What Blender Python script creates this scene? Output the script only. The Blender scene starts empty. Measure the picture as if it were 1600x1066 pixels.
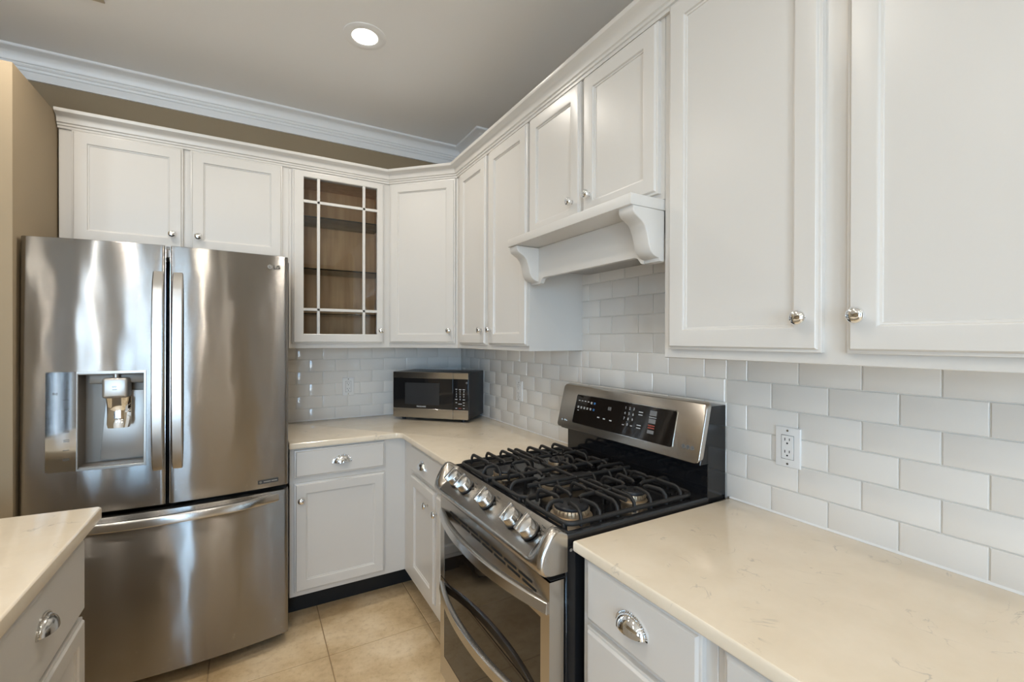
import bpy, bmesh, math, random
from math import sin, cos, pi, radians
from mathutils import Vector, Matrix

random.seed(7)
S = bpy.context.scene
COL = S.collection

# ------------------------------------------------------------------ camera
cam_d = bpy.data.cameras.new('camera')
cam_d.sensor_width = 36.0
cam_d.lens = 709.8 / 1600 * 36.0
cam_d.clip_start = 0.02
cam = bpy.data.objects.new('camera', cam_d)
COL.objects.link(cam)
_a, _b, _r = radians(-29.87), radians(-0.18), radians(0.14)
_fw = Vector((-sin(_a) * cos(_b), cos(_a) * cos(_b), sin(_b)))
_rt = Vector((cos(_a), sin(_a), 0))
_up = _rt.cross(_fw)
_R = cos(_r) * _rt + sin(_r) * _up
_U = -sin(_r) * _rt + cos(_r) * _up
M3 = Matrix((_R, _U, -_fw)).transposed()
cam.matrix_world = Matrix.Translation((-1.350, -3.086, 1.4231)) @ M3.to_4x4()
S.camera = cam

# ------------------------------------------------------------------ world, exposure
S.view_settings.view_transform = 'Standard'
S.view_settings.look = 'None'
S.view_settings.gamma = 1.0
S.view_settings.use_curve_mapping = False
S.view_settings.exposure = 0.09
W = bpy.data.worlds.new('daylight')
S.world = W
W.use_nodes = True
_n = W.node_tree.nodes
_bg = _n['Background']
# daylight outside the windows: blue sky above the horizon, ground glow painted below to lift the ceiling
_tc = _n.new('ShaderNodeTexCoord'); _sep = _n.new('ShaderNodeSeparateXYZ'); _cr = _n.new('ShaderNodeValToRGB'); _ma = _n.new('ShaderNodeMath')
_ma.operation = 'MULTIPLY_ADD'; _ma.inputs[1].default_value = 0.5; _ma.inputs[2].default_value = 0.5
W.node_tree.links.new(_tc.outputs['Generated'], _sep.inputs[0])
W.node_tree.links.new(_sep.outputs['Z'], _ma.inputs[0])
W.node_tree.links.new(_ma.outputs[0], _cr.inputs['Fac'])
W.node_tree.links.new(_cr.outputs['Color'], _bg.inputs['Color'])
_e = _cr.color_ramp.elements
_e[0].position = 0.485; _e[0].color = (0.60, 0.70, 0.82, 1)
_e[1].position = 0.515; _e[1].color = (0.45, 0.70, 1.0, 1)
_e2 = _e.new(0.75); _e2.color = (0.36, 0.62, 1.0, 1)
_bg.inputs['Strength'].default_value = 17.0
S.cycles.max_bounces = 16
S.cycles.diffuse_bounces = 8

CEIL = 2.80
CAN_POWER = 5.3
CAN_COLOR = (1.0, 0.93, 0.83)

# unseen windows behind and left of the camera; layout invented for daylight and steel reflections
def portal(loc, rot, sx, sy):
    l = bpy.data.lights.new('window_portal', 'AREA')
    l.shape = 'RECTANGLE'; l.size = sx; l.size_y = sy
    l.cycles.is_portal = True
    o = bpy.data.objects.new('window_portal', l)
    o.location = loc; o.rotation_euler = rot
    COL.objects.link(o)

ROOM_X0, ROOM_Y0 = -5.2, -6.6
WINS_FRONT = [(-4.95, -4.35, 0.05, 2.55), (-3.65, -2.95, 0.05, 2.55), (-2.60, -1.75, 0.05, 2.55)]     # x0, x1, z0, z1
WINS_LEFT = [(-6.45, -4.95, 0.05, 2.40)]          # y0, y1, z0, z1
for h in WINS_FRONT:
    portal(((h[0] + h[1]) / 2, ROOM_Y0 - .02, (h[2] + h[3]) / 2), (radians(90), 0, 0), h[1] - h[0], h[3] - h[2])
for h in WINS_LEFT:
    portal((ROOM_X0 - .02, (h[0] + h[1]) / 2, (h[2] + h[3]) / 2), (radians(90), 0, radians(-90)), h[1] - h[0], h[3] - h[2])

# ------------------------------------------------------------------ materials
def srgb(r, g, b):
    def f(c):
        c /= 255.0
        return c / 12.92 if c <= 0.04045 else ((c + 0.055) / 1.055) ** 2.4
    return (f(r), f(g), f(b), 1)

def mat(name, col, rough=0.5, metal=0.0, **kw):
    m = bpy.data.materials.new(name)
    m.use_nodes = True
    b = m.node_tree.nodes['Principled BSDF']
    b.inputs['Base Color'].default_value = col
    b.inputs['Roughness'].default_value = rough
    b.inputs['Metallic'].default_value = metal
    for k, v in kw.items():
        b.inputs[k.replace('_', ' ')].default_value = v
    return m

def nn(m, t, **kw):
    n = m.node_tree.nodes.new(t)
    for k, v in kw.items():
        if hasattr(n, k):
            setattr(n, k, v)
        else:
            n.inputs[k.replace('_', ' ')].default_value = v
    return n

def lk(m, a, b):
    m.node_tree.links.new(a, b)

def bsdf(m):
    return m.node_tree.nodes['Principled BSDF']

def coords(m, scale=(1, 1, 1), kind='Object', loc=(0, 0, 0)):
    tc = nn(m, 'ShaderNodeTexCoord')
    mp = nn(m, 'ShaderNodeMapping')
    mp.inputs['Scale'].default_value = scale
    mp.inputs['Location'].default_value = loc
    lk(m, tc.outputs[kind], mp.inputs['Vector'])
    return mp.outputs['Vector']

def ramp(m, fac, stops):
    r = nn(m, 'ShaderNodeValToRGB')
    e = r.color_ramp.elements
    while len(e) < len(stops):
        e.new(0.5)
    for i, (p, c) in enumerate(stops):
        e[i].position = p; e[i].color = c
    lk(m, fac, r.inputs['Fac'])
    return r.outputs['Color']

def bump(m, height, strength=0.2, dist=0.002, prev=None):
    b = nn(m, 'ShaderNodeBump')
    b.inputs['Strength'].default_value = strength
    b.inputs['Distance'].default_value = dist
    lk(m, height, b.inputs['Height'])
    if prev is not None:
        lk(m, prev, b.inputs['Normal'])
    lk(m, b.outputs['Normal'], bsdf(m).inputs['Normal'])
    return b.outputs['Normal']

def noise(m, vec, scale, detail=3, rough=0.5):
    n = nn(m, 'ShaderNodeTexNoise')
    n.inputs['Scale'].default_value = scale
    n.inputs['Detail'].default_value = detail
    n.inputs['Roughness'].default_value = rough
    lk(m, vec, n.inputs['Vector'])
    return n.outputs['Fac']

M = {}
# painted cabinet wood
m = mat('white_cabinet_paint', (0.655, 0.63, 0.592, 1), 0.30)
bump(m, noise(m, coords(m), 60, 2), 0.03, 0.001)
M['paint'] = m
# trim and ceiling
M['trim'] = mat('white_trim_paint', (0.84, 0.85, 0.86, 1), 0.35)
m = mat('ceiling_paint', (0.86, 0.865, 0.87, 1), 0.9)
bump(m, noise(m, coords(m), 120, 3), 0.08, 0.001)
M['ceiling'] = m
m = mat('taupe_wall_paint', srgb(152, 135, 109), 0.75)
bump(m, noise(m, coords(m), 140, 3), 0.10, 0.001)
M['wall'] = m
# quartz worktop
m = mat('cream_quartz', (0.75, 0.69, 0.60, 1), 0.13)
v = coords(m)
a1 = ramp(m, noise(m, v, 9, 6, 0.6), [(0.30, (0.75, 0.65, 0.505, 1)), (0.70, (0.81, 0.715, 0.575, 1))])
wv = nn(m, 'ShaderNodeTexNoise'); wv.inputs['Scale'].default_value = 7; wv.inputs['Detail'].default_value = 9; wv.inputs['Distortion'].default_value = 1.6
lk(m, v, wv.inputs['Vector'])
vein = ramp(m, wv.outputs['Fac'], [(0.488, (0, 0, 0, 1)), (0.50, (1, 1, 1, 1)), (0.512, (0, 0, 0, 1))])
patch = ramp(m, noise(m, v, 14, 2), [(0.54, (0, 0, 0, 1)), (0.66, (1, 1, 1, 1))])
mu = nn(m, 'ShaderNodeMath', operation='MULTIPLY')
lk(m, vein, mu.inputs[0]); lk(m, patch, mu.inputs[1])
mu2 = nn(m, 'ShaderNodeMath', operation='MULTIPLY'); mu2.inputs[1].default_value = 0.5
lk(m, mu.outputs[0], mu2.inputs[0])
mx = nn(m, 'ShaderNodeMixRGB')
lk(m, mu2.outputs[0], mx.inputs['Fac']); lk(m, a1, mx.inputs['Color1'])
mx.inputs['Color2'].default_value = (0.33, 0.30, 0.27, 1)
lk(m, mx.outputs['Color'], bsdf(m).inputs['Base Color'])
M['quartz'] = m
# glazed wall tile and grout
m = mat('white_glazed_tile', (0.765, 0.735, 0.69, 1), 0.08)
bump(m, noise(m, coords(m), 14, 2), 0.06, 0.004)
M['tile'] = m
M['grout'] = mat('pale_grout', (0.78, 0.76, 0.71, 1), 0.8)
M['caulk'] = mat('white_caulk', (0.80, 0.79, 0.77, 1), 0.5)
# travertine floor tile
m = mat('travertine_floor_tile', (0.6, 0.48, 0.34, 1), 0.33)
v = coords(m)
c1 = ramp(m, noise(m, v, 3.2, 8, 0.62), [(0.34, srgb(188, 160, 120)), (0.50, srgb(216, 191, 152)), (0.66, srgb(234, 214, 182))])
c2 = ramp(m, noise(m, v, 38, 5, 0.7), [(0.28, (0.72, 0.66, 0.58, 1)), (0.50, (1, 1, 1, 1))])
mx = nn(m, 'ShaderNodeMixRGB', blend_type='MULTIPLY'); mx.inputs['Fac'].default_value = 0.7
lk(m, c1, mx.inputs['Color1']); lk(m, c2, mx.inputs['Color2'])
lk(m, mx.outputs['Color'], bsdf(m).inputs['Base Color'])
bump(m, noise(m, v, 30, 4), 0.06, 0.002)
M['floor'] = m
M['floor_grout'] = mat('tan_floor_grout', srgb(158, 135, 103), 0.9)
# brushed stainless steel, grain running sideways
def steel(name, col, rough, aniso, wave, dirn=(0, 0, 1), scratch=0.0):
    m = mat(name, col, rough, 1.0)
    b = bsdf(m)
    b.inputs['Anisotropic'].default_value = aniso
    t = nn(m, 'ShaderNodeCombineXYZ')
    for i in range(3):
        t.inputs[i].default_value = dirn[i]
    lk(m, t.outputs[0], b.inputs['Tangent'])
    if wave:
        nrm = bump(m, noise(m, coords(m, (5.0, 5.0, 2.0)), 1.0, 2, 0.4), wave, 0.02)
    if scratch:
        # fine sideways brush scratches: every scratch tips the surface a little up or down
        tc = nn(m, 'ShaderNodeTexCoord')
        w1 = nn(m, 'ShaderNodeTexWhiteNoise'); lk(m, tc.outputs['Object'], w1.inputs['Vector'])
        sp = nn(m, 'ShaderNodeSeparateColor'); lk(m, w1.outputs['Color'], sp.inputs[0])
        ad = nn(m, 'ShaderNodeMath', operation='ADD'); lk(m, sp.outputs[0], ad.inputs[0]); lk(m, sp.outputs[1], ad.inputs[1])
        sb = nn(m, 'ShaderNodeMath', operation='SUBTRACT'); lk(m, ad.outputs[0], sb.inputs[0]); sb.inputs[1].default_value = 1.0
        mu = nn(m, 'ShaderNodeMath', operation='MULTIPLY'); lk(m, sb.outputs[0], mu.inputs[0]); mu.inputs[1].default_value = scratch
        cx = nn(m, 'ShaderNodeCombineXYZ'); lk(m, mu.outputs[0], cx.inputs[2])
        va = nn(m, 'ShaderNodeVectorMath', operation='ADD'); lk(m, nrm, va.inputs[0]); lk(m, cx.outputs[0], va.inputs[1])
        vn = nn(m, 'ShaderNodeVectorMath', operation='NORMALIZE'); lk(m, va.outputs[0], vn.inputs[0])
        lk(m, vn.outputs[0], b.inputs['Normal'])
    return m
M['steel'] = steel('brushed_stainless_door', (0.315, 0.30, 0.283, 1), 0.22, 1.0, 0.40, scratch=0.45)
M['steel_range'] = steel('brushed_stainless_trim', (0.52, 0.485, 0.44, 1), 0.24, 0.6, 0.0)
M['steel_bright'] = steel('polished_steel_handle', (0.60, 0.585, 0.56, 1), 0.22, 0.4, 0.0)
M['steel_gloss'] = mat('glossy_silver_panel', (0.60, 0.62, 0.64, 1), 0.07, 1.0)
M['steel_matte'] = mat('satin_silver_plastic', (0.46, 0.44, 0.41, 1), 0.32, 0.75)
M['steel_grey'] = mat('grey_metallic_liner', (0.24, 0.215, 0.185, 1), 0.42, 0.3)
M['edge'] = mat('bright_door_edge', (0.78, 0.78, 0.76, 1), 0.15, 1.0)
M['chrome'] = mat('polished_chrome', (0.86, 0.87, 0.88, 1), 0.04, 1.0)
M['nickel'] = mat('brushed_nickel', (0.62, 0.60, 0.57, 1), 0.18, 1.0)
M['vent'] = mat('almond_vent_enamel', (0.50, 0.44, 0.35, 1), 0.4)
M['black'] = mat('black_enamel', (0.010, 0.010, 0.011, 1), 0.10)
M['black_satin'] = mat('black_satin_plastic', (0.015, 0.015, 0.017, 1), 0.38)
M['iron'] = mat('cast_iron', (0.015, 0.0135, 0.0125, 1), 0.55)
bump(M['iron'], noise(M['iron'], coords(M['iron']), 300, 2), 0.15, 0.0006)
M['cap'] = mat('burner_cap_enamel', (0.016, 0.016, 0.018, 1), 0.45)
M['brass'] = mat('aluminium_burner_head', (0.58, 0.47, 0.34, 1), 0.38, 0.85)
M['glass_black'] = mat('dark_oven_glass', (0.012, 0.009, 0.007, 1), 0.035)
M['dark'] = mat('dark_gap', (0.006, 0.006, 0.006, 1), 0.8)
M['toe'] = mat('black_toe_kick_board', (0.006, 0.0055, 0.005, 1), 0.6)
m = mat('natural_maple_interior', srgb(176, 128, 84), 0.42)
v = coords(m, (14, 14, 1.2))
lk(m, ramp(m, noise(m, v, 2.2, 5), [(0.3, srgb(186, 138, 92)), (0.7, srgb(216, 170, 122))]), bsdf(m).inputs['Base Color'])
M['maple'] = m
M['plastic'] = mat('white_outlet_plastic', (0.80, 0.79, 0.77, 1), 0.28)
M['slot'] = mat('outlet_slot_black', (0.01, 0.01, 0.01, 1), 0.6)
M['print_white'] = mat('white_panel_print', (0.62, 0.64, 0.66, 1), 0.5)
M['print_grey'] = mat('grey_panel_print', (0.20, 0.20, 0.20, 1), 0.5)
M['print_blue'] = mat('blue_panel_print', (0.05, 0.22, 0.55, 1), 0.5)
M['print_dark'] = mat('dark_panel_print', (0.05, 0.05, 0.05, 1), 0.5)
M['print_red'] = mat('red_panel_print', (0.35, 0.07, 0.05, 1), 0.5)
M['window_tint'] = mat('microwave_window_glass', (0.035, 0.036, 0.038, 1), 0.06)
m = mat('lamp_lens', (1, 1, 1, 1), 0.5)
bsdf(m).inputs['Emission Color'].default_value = (1.0, 0.93, 0.80, 1)
bsdf(m).inputs['Emission Strength'].default_value = 14.0
M['lens'] = m
# clear glass that lets light straight through
def clear_glass(name, tint, ior=1.5):
    m = bpy.data.materials.new(name); m.use_nodes = True
    t = m.node_tree; t.nodes.clear()
    out = t.nodes.new('ShaderNodeOutputMaterial'); mix = t.nodes.new('ShaderNodeMixShader')
    fr = t.nodes.new('ShaderNodeFresnel'); fr.inputs['IOR'].default_value = ior
    tr = t.nodes.new('ShaderNodeBsdfTransparent'); tr.inputs['Color'].default_value = tint
    gl = t.nodes.new('ShaderNodeBsdfGlossy'); gl.inputs['Roughness'].default_value = 0.0
    t.links.new(fr.outputs[0], mix.inputs[0]); t.links.new(tr.outputs[0], mix.inputs[1])
    t.links.new(gl.outputs[0], mix.inputs[2]); t.links.new(mix.outputs[0], out.inputs['Surface'])
    return m
M['glass'] = clear_glass('clear_pane_glass', (0.94, 0.95, 0.94, 1))
M['shelf_glass'] = clear_glass('green_edged_shelf_glass', (0.80, 0.86, 0.82, 1))

# ------------------------------------------------------------------ mesh builder
class MB:
    def __init__(self):
        self.bm = bmesh.new()

    def _merge(self, b2, mi=0):
        for f in b2.faces:
            f.material_index = mi
        me = bpy.data.meshes.new('tmp'); b2.to_mesh(me); b2.free()
        self.bm.from_mesh(me); bpy.data.meshes.remove(me)

    def box(self, x0, x1, y0, y1, z0, z1, bev=0.0, seg=2, mi=0, mtx=None):
        b = bmesh.new()
        bmesh.ops.create_cube(b, size=1.0)
        for v in b.verts:
            v.co = Vector(((x0 + x1) / 2 + v.co.x * abs(x1 - x0), (y0 + y1) / 2 + v.co.y * abs(y1 - y0), (z0 + z1) / 2 + v.co.z * abs(z1 - z0)))
        if bev > 0:
            bmesh.ops.bevel(b, geom=list(b.edges), offset=bev, segments=seg, affect='EDGES', profile=0.5)
        if mtx is not None:
            bmesh.ops.transform(b, matrix=mtx, verts=b.verts)
        self._merge(b, mi)
        return self

    def prism(self, poly, axis, a0, a1, bev=0.0, seg=2, mi=0, caps_only=True):
        """poly: 2D points; axis 'x' -> poly is (y,z), 'y' -> (x,z), 'z' -> (x,y)"""
        b = bmesh.new()
        def mk(p, a):
            return {'x': (a, p[0], p[1]), 'y': (p[0], a, p[1]), 'z': (p[0], p[1], a)}[axis]
        A = [b.verts.new(mk(p, a0)) for p in poly]
        B = [b.verts.new(mk(p, a1)) for p in poly]
        n = len(poly)
        fa = b.faces.new(A); fb = b.faces.new(list(reversed(B)))
        for i in range(n):
            b.faces.new((A[i], B[i], B[(i + 1) % n], A[(i + 1) % n]))
        bmesh.ops.recalc_face_normals(b, faces=b.faces)
        if bev > 0:
            es = list({e for f in (fa, fb) for e in f.edges}) if caps_only else list(b.edges)
            bmesh.ops.bevel(b, geom=es, offset=bev, segments=seg, affect='EDGES', profile=0.5)
        self._merge(b, mi)
        return self

    def loft(self, rings, closed=True, cap0=False, cap1=False, mi=0):
        b = bmesh.new()
        R = [[b.verts.new(p) for p in r] for r in rings]
        n = len(rings[0])
        for i in range(len(R) - 1):
            for j in range(n if closed else n - 1):
                k = (j + 1) % n
                try:
                    b.faces.new((R[i][j], R[i][k], R[i + 1][k], R[i + 1][j]))
                except ValueError:
                    pass
        if cap0: b.faces.new(list(reversed(R[0])))
        if cap1: b.faces.new(R[-1])
        bmesh.ops.recalc_face_normals(b, faces=b.faces)
        self._merge(b, mi)
        return self

    def lathe(self, prof, origin=(0, 0, 0), axis='z', seg=24, mi=0, sign=1, sx=1.0):
        """prof: (radius, height along axis)"""
        o = Vector(origin); rings = []
        for r, h in prof:
            ring = []
            for k in range(seg):
                t = 2 * pi * k / seg
                c, s = max(r, 1e-5) * cos(t), max(r, 1e-5) * sin(t)
                h_ = h * sign
                p = {'z': (c * sx, s, h_), 'y': (c * sx, h_, s), 'x': (h_, c, s)}[axis]
                ring.append(o + Vector(p))
            rings.append(ring)
        return self.loft(rings, True, prof[0][0] > 1e-4, prof[-1][0] > 1e-4, mi)

    def tube(self, pts, w, h, up=(0, 0, 1), mi=0, bev=0.25):
        """sweep a rounded rectangle section (w across, h along up) along pts"""
        up = Vector(up); P = [Vector(p) for p in pts]; rings = []
        for i, p in enumerate(P):
            if i == 0: d = (P[1] - P[0]).normalized()
            elif i == len(P) - 1: d = (P[-1] - P[-2]).normalized()
            else:
                d = ((P[i] - P[i - 1]).normalized() + (P[i + 1] - P[i]).normalized()).normalized()
            side = d.cross(up)
            if side.length < 1e-4: side = d.cross(Vector((1, 0, 0)))
            side.normalize(); u = side.cross(d).normalized()
            c = bev * min(w, h)
            q = [(-w / 2 + c, -h / 2), (w / 2 - c, -h / 2), (w / 2, -h / 2 + c), (w / 2, h / 2 - c), (w / 2 - c, h / 2), (-w / 2 + c, h / 2), (-w / 2, h / 2 - c), (-w / 2, -h / 2 + c)]
            rings.append([p + side * a + u * b_ for a, b_ in q])
        return self.loft(rings, True, True, True, mi)

    def build(self, name, mats, parent=None, smooth=True, angle=38):
        me = bpy.data.meshes.new(name)
        self.bm.to_mesh(me); self.bm.free()
        if not isinstance(mats, (list, tuple)): mats = [mats]
        for m_ in mats: me.materials.append(M[m_] if isinstance(m_, str) else m_)
        if smooth:
            me.polygons.foreach_set('use_smooth', [True] * len(me.polygons))
            me.set_sharp_from_angle(angle=radians(angle))
        o = bpy.data.objects.new(name, me); COL.objects.link(o)
        if parent is not None: o.parent = parent
        return o

def tag(o, label, cat, group=None, kind=None):
    if label: o['label'] = label
    if cat: o['category'] = cat
    if group: o['group'] = group
    if kind: o['kind'] = kind
    return o

def thing(name, label, cat, loc=(0, 0, 0), rz=0.0, group=None):
    o = bpy.data.objects.new(name, None); o.empty_display_size = 0.05
    COL.objects.link(o); o.location = loc; o.rotation_euler = (0, 0, radians(rz))
    return tag(o, label, cat, group)

def structure(name, mb, mats, **kw):
    o = mb.build(name, mats, None, **kw); o['kind'] = 'structure'
    return o

def text_mb(mb, s, size, mtx, mi=0, depth=0.0006, align='CENTER'):
    cu = bpy.data.curves.new('lettering', 'FONT')
    cu.body = s; cu.size = size; cu.extrude = depth; cu.align_x = align; cu.align_y = 'CENTER'
    cu.resolution_u = 3
    o = bpy.data.objects.new('lettering', cu); COL.objects.link(o)
    dg = bpy.context.evaluated_depsgraph_get(); dg.update()
    me = bpy.data.meshes.new_from_object(o.evaluated_get(dg))
    bpy.data.objects.remove(o); bpy.data.curves.remove(cu)
    b = bmesh.new(); b.from_mesh(me); bpy.data.meshes.remove(me)
    bmesh.ops.transform(b, matrix=mtx, verts=b.verts)
    mb._merge(b, mi)

# a text's own plane: local x right, y up -> thing's x right, z up, facing -y
def front(x, y, z, tilt=0.0, scx=1.0):
    return Matrix.Translation((x, y, z)) @ Matrix.Rotation(radians(90) - tilt, 4, 'X') @ Matrix.Scale(scx, 4, (1, 0, 0))

def apply_boolean(o, cutter_mb):
    c = cutter_mb.build('cutter', 'dark', None, smooth=False)
    c.matrix_world = Matrix.Identity(4)
    par = o.parent; o.parent = None
    md = o.modifiers.new('cut', 'BOOLEAN'); md.operation = 'DIFFERENCE'; md.object = c; md.solver = 'EXACT'
    dg = bpy.context.evaluated_depsgraph_get(); dg.update()
    me = bpy.data.meshes.new_from_object(o.evaluated_get(dg))
    o.modifiers.clear(); old = o.data; o.data = me; bpy.data.meshes.remove(old)
    cm = c.data; bpy.data.objects.remove(c); bpy.data.meshes.remove(cm)
    o.parent = par
    return o

# ================================================================== THE ROOM
# floor: 18 inch tiles laid as bevelled slabs on a grout bed
T = 0.4633; GX, GY = -1.045, -0.910
mb = MB()
mb.box(ROOM_X0 - .15, 0.15, ROOM_Y0 - .15, 0.15, -0.10, -0.0025, mi=1)
ix0 = math.floor((ROOM_X0 - GX) / T); iy0 = math.floor((ROOM_Y0 - GY) / T)
for i in range(ix0, 3):
    for j in range(iy0, 2):
        x0, x1 = GX + i * T + .0022, GX + (i + 1) * T - .0022
        y0, y1 = GY + j * T + .0022, GY + (j + 1) * T - .0022
        x0, x1 = max(x0, ROOM_X0), min(x1, 0.0); y0, y1 = max(y0, ROOM_Y0), min(y1, 0.0)
        if x1 - x0 < .01 or y1 - y0 < .01: continue
        zz = -0.0006 * random.random()
        rings = [[(x0, y0, -.004), (x1, y0, -.004), (x1, y1, -.004), (x0, y1, -.004)]]
        for ins, z in ((0, -.0015 + zz), (.0015, zz)):
            rings.append([(x0 + ins, y0 + ins, z), (x1 - ins, y0 + ins, z), (x1 - ins, y1 - ins, z), (x0 + ins, y1 - ins, z)])
        mb.loft(rings, True, False, True)
structure('floor', mb, ['floor', 'floor_grout'], angle=20)

mb = MB().box(ROOM_X0 - .15, 0.15, ROOM_Y0 - .15, 0.15, CEIL, CEIL + .12)
structure('ceiling', mb, 'ceiling')
structure('wall_back', MB().box(ROOM_X0 - .15, 0.15, 0.0, .15, 0, CEIL), 'wall')
structure('wall_right', MB().box(0.0, .15, ROOM_Y0 - .15, 0.0, 0, CEIL), 'wall')
structure('wall_left', MB().box(-2.75, -2.105, -0.738, 0.0, 0, 2.432, bev=.004), 'wall')
def wall_with_holes(axis, c0, c1, a0, a1, holes):
    mb = MB(); p = a0; parts = []
    for h0, h1, z0, z1 in holes:
        parts += [(p, h0, 0, CEIL), (h0, h1, 0, z0), (h0, h1, z1, CEIL)]; p = h1
    parts.append((p, a1, 0, CEIL))
    for (p0, p1, q0, q1) in parts:
        if axis == 'y': mb.box(p0, p1, c0, c1, q0, q1)
        else: mb.box(c0, c1, p0, p1, q0, q1)
    return mb
structure('wall_front', wall_with_holes('y', ROOM_Y0 - .15, ROOM_Y0, ROOM_X0 - .15, .15, WINS_FRONT), 'wall')
structure('wall_far_left', wall_with_holes('x', ROOM_X0 - .15, ROOM_X0, ROOM_Y0, 0, WINS_LEFT), 'wall')
def window(name, axis, c, hole, n):
    h0, h1, z0, z1 = hole; mb = MB()
    def bx(p0, p1, q0, q1, t=.035):
        if axis == 'y': mb.box(p0, p1, c - t, c + t, q0, q1, .004, 1)
        else: mb.box(c - t, c + t, p0, p1, q0, q1, .004, 1)
    f = .05
    bx(h0, h0 + f, z0, z1); bx(h1 - f, h1, z0, z1); bx(h0, h1, z1 - f, z1); bx(h0, h1, z0, z0 + f)
    for k in range(1, n):
        p = h0 + (h1 - h0) * k / n
        bx(p - .03, p + .03, z0 + f, z1 - f, .03)
    o = structure(name, mb, 'trim')
    g = MB()
    if axis == 'y': g.box(h0 + .02, h1 - .02, c - .004, c + .004, z0 + .02, z1 - .02)
    else: g.box(c - .004, c + .004, h0 + .02, h1 - .02, z0 + .02, z1 - .02)
    g.build('pane', 'glass', o)
for k, h in enumerate(WINS_FRONT): window('window_%d' % (k + 1), 'y', ROOM_Y0 - .06, h, 1)
for k, h in enumerate(WINS_LEFT): window('window_%d' % (k + 4), 'x', ROOM_X0 - .06, h, 2)

def moulding(mb, path, prof, mi=0):
    """path: plan points; prof: (out, z); out is to the right-hand side when walking the path reversed (into the room)"""
    P = [Vector((p[0], p[1])) for p in path]; rings = []
    def nrm(a, b):
        d = (b - a).normalized(); return Vector((d.y, -d.x))
    for i, p in enumerate(P):
        if i == 0: off = nrm(P[0], P[1]); k = 1
        elif i == len(P) - 1: off = nrm(P[-2], P[-1]); k = 1
        else:
            n1, n2 = nrm(P[i - 1], P[i]), nrm(P[i], P[i + 1])
            off = (n1 + n2).normalized(); k = 1 / max(.2, off.dot(n1))
        rings.append([(p.x + off.x * k * o_, p.y + off.y * k * o_, z) for o_, z in prof])
    return mb.loft(rings, True, True, True, mi)
def cove(p0, p1, n=6, bulge=0.35):
    (a, b), (c, d) = p0, p1; out = []
    for i in range(1, n):
        t = i / n
        x, z = a + (c - a) * t, b + (d - b) * t
        s = sin(pi * t) * bulge * math.hypot(c - a, d - b) * .5
        L = math.hypot(c - a, d - b); nx, nz = -(d - b) / L, (c - a) / L
        out.append((x + nx * s, z + nz * s))
    return out
ZB = 2.676
cp = [(0, ZB), (.013, ZB), (.014, ZB + .003), (.014, 2.712), (.020, 2.716), (.022, 2.722), (.020, 2.727), (.026, 2.731), (.029, 2.737), (.028, 2.742), (.034, 2.746)]
cp += cove((.034, 2.746), (.078, 2.786), 7, 0.42)
cp += [(.078, 2.786), (.086, 2.788), (.090, 2.792), (.090, CEIL), (0, CEIL)]
mb = moulding(MB(), [(ROOM_X0, 0), (0, 0), (0, -.34), (.06, -.34)], cp)
structure('trim_1', mb, 'trim', angle=28)

# tiled backsplash: 3 x 6 inch tiles on a grout bed
TW, TH = .1535, .0763
def tile_field(mb, axis, rects, joints, flip):
    """axis 'x': tiles on the wall x=0 running along y; 'y': on the wall y=0 running along x"""
    for (a0, a1, z0, z1) in rects:
        if axis == 'x': mb.box(-.005, 0, a0, a1, z0, z1, mi=1)
        else: mb.box(a0, a1, -.005, 0, z0, z1, mi=1)
        r = 0
        while .914 + r * TH < z1 - .004:
            b0, b1 = .914 + r * TH, min(.914 + (r + 1) * TH, z1)
            r += 1
            if b1 < z0 + .006: continue
            b0 = max(b0, z0)
            ph = joints[(r - 1) % 2]
            k = math.floor((a0 - ph) / TW)
            while ph + k * TW < a1 - .003:
                c0, c1 = max(ph + k * TW, a0), min(ph + (k + 1) * TW, a1); k += 1
                if c1 - c0 < .008: continue
                g = .0013
                e0, e1, f0, f1 = c0 + g, c1 - g, b0 + g, b1 - g
                tx, tz = random.gauss(0, .0016), random.gauss(0, .0016)
                rings = []
                for ins, d in ((0, .003), (0, .0078), (.0012, .0092), (.0026, .0097)):
                    ring = []
                    for (u, w) in ((e0 + ins, f0 + ins), (e1 - ins, f0 + ins), (e1 - ins, f1 - ins), (e0 + ins, f1 - ins)):
                        dd = d + ((u - (e0 + e1) / 2) * tx + (w - (f0 + f1) / 2) * tz if d > .005 else 0)
                        ring.append((-dd, u, w) if axis == 'x' else (u, -dd, w))
                    rings.append(ring)
                mb.loft(rings, True, False, True)
mb = MB()
tile_field(mb, 'x', [(-3.5, -2.1535, .915, 1.371), (-2.1535, -1.405, .80, 1.80), (-1.405, -.0015, .915, 1.371)], (-2.300, -2.300 - TW / 2), False)
for y0, y1 in ((-3.30, -2.1665), (-1.4015, -.004)): mb.prism([(-.004, .9142), (-.0135, .9142), (-.0125, .9165), (-.0095, .9195), (-.004, .9195)], 'y', y0, y1, mi=2)
structure('trim_2', mb, ['tile', 'grout', 'caulk'], angle=25)
mb = MB()
tile_field(mb, 'y', [(-1.21, -.0100, .915, 1.371)], (-.653 - TW / 2, -.653), False)
mb.prism([(-.004, .9142), (-.0135, .9142), (-.0125, .9165), (-.0095, .9195), (-.004, .9195)], 'x', -1.188, -.004, mi=2)
structure('trim_3', mb, ['tile', 'grout', 'caulk'], angle=25)

# ================================================================== CABINETS
def rect_ring(x0, x1, z0, z1, ins, y):
    return [(x0 + ins, y, z0 + ins), (x1 - ins, y, z0 + ins), (x1 - ins, y, z1 - ins), (x0 + ins, y, z1 - ins)]

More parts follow.
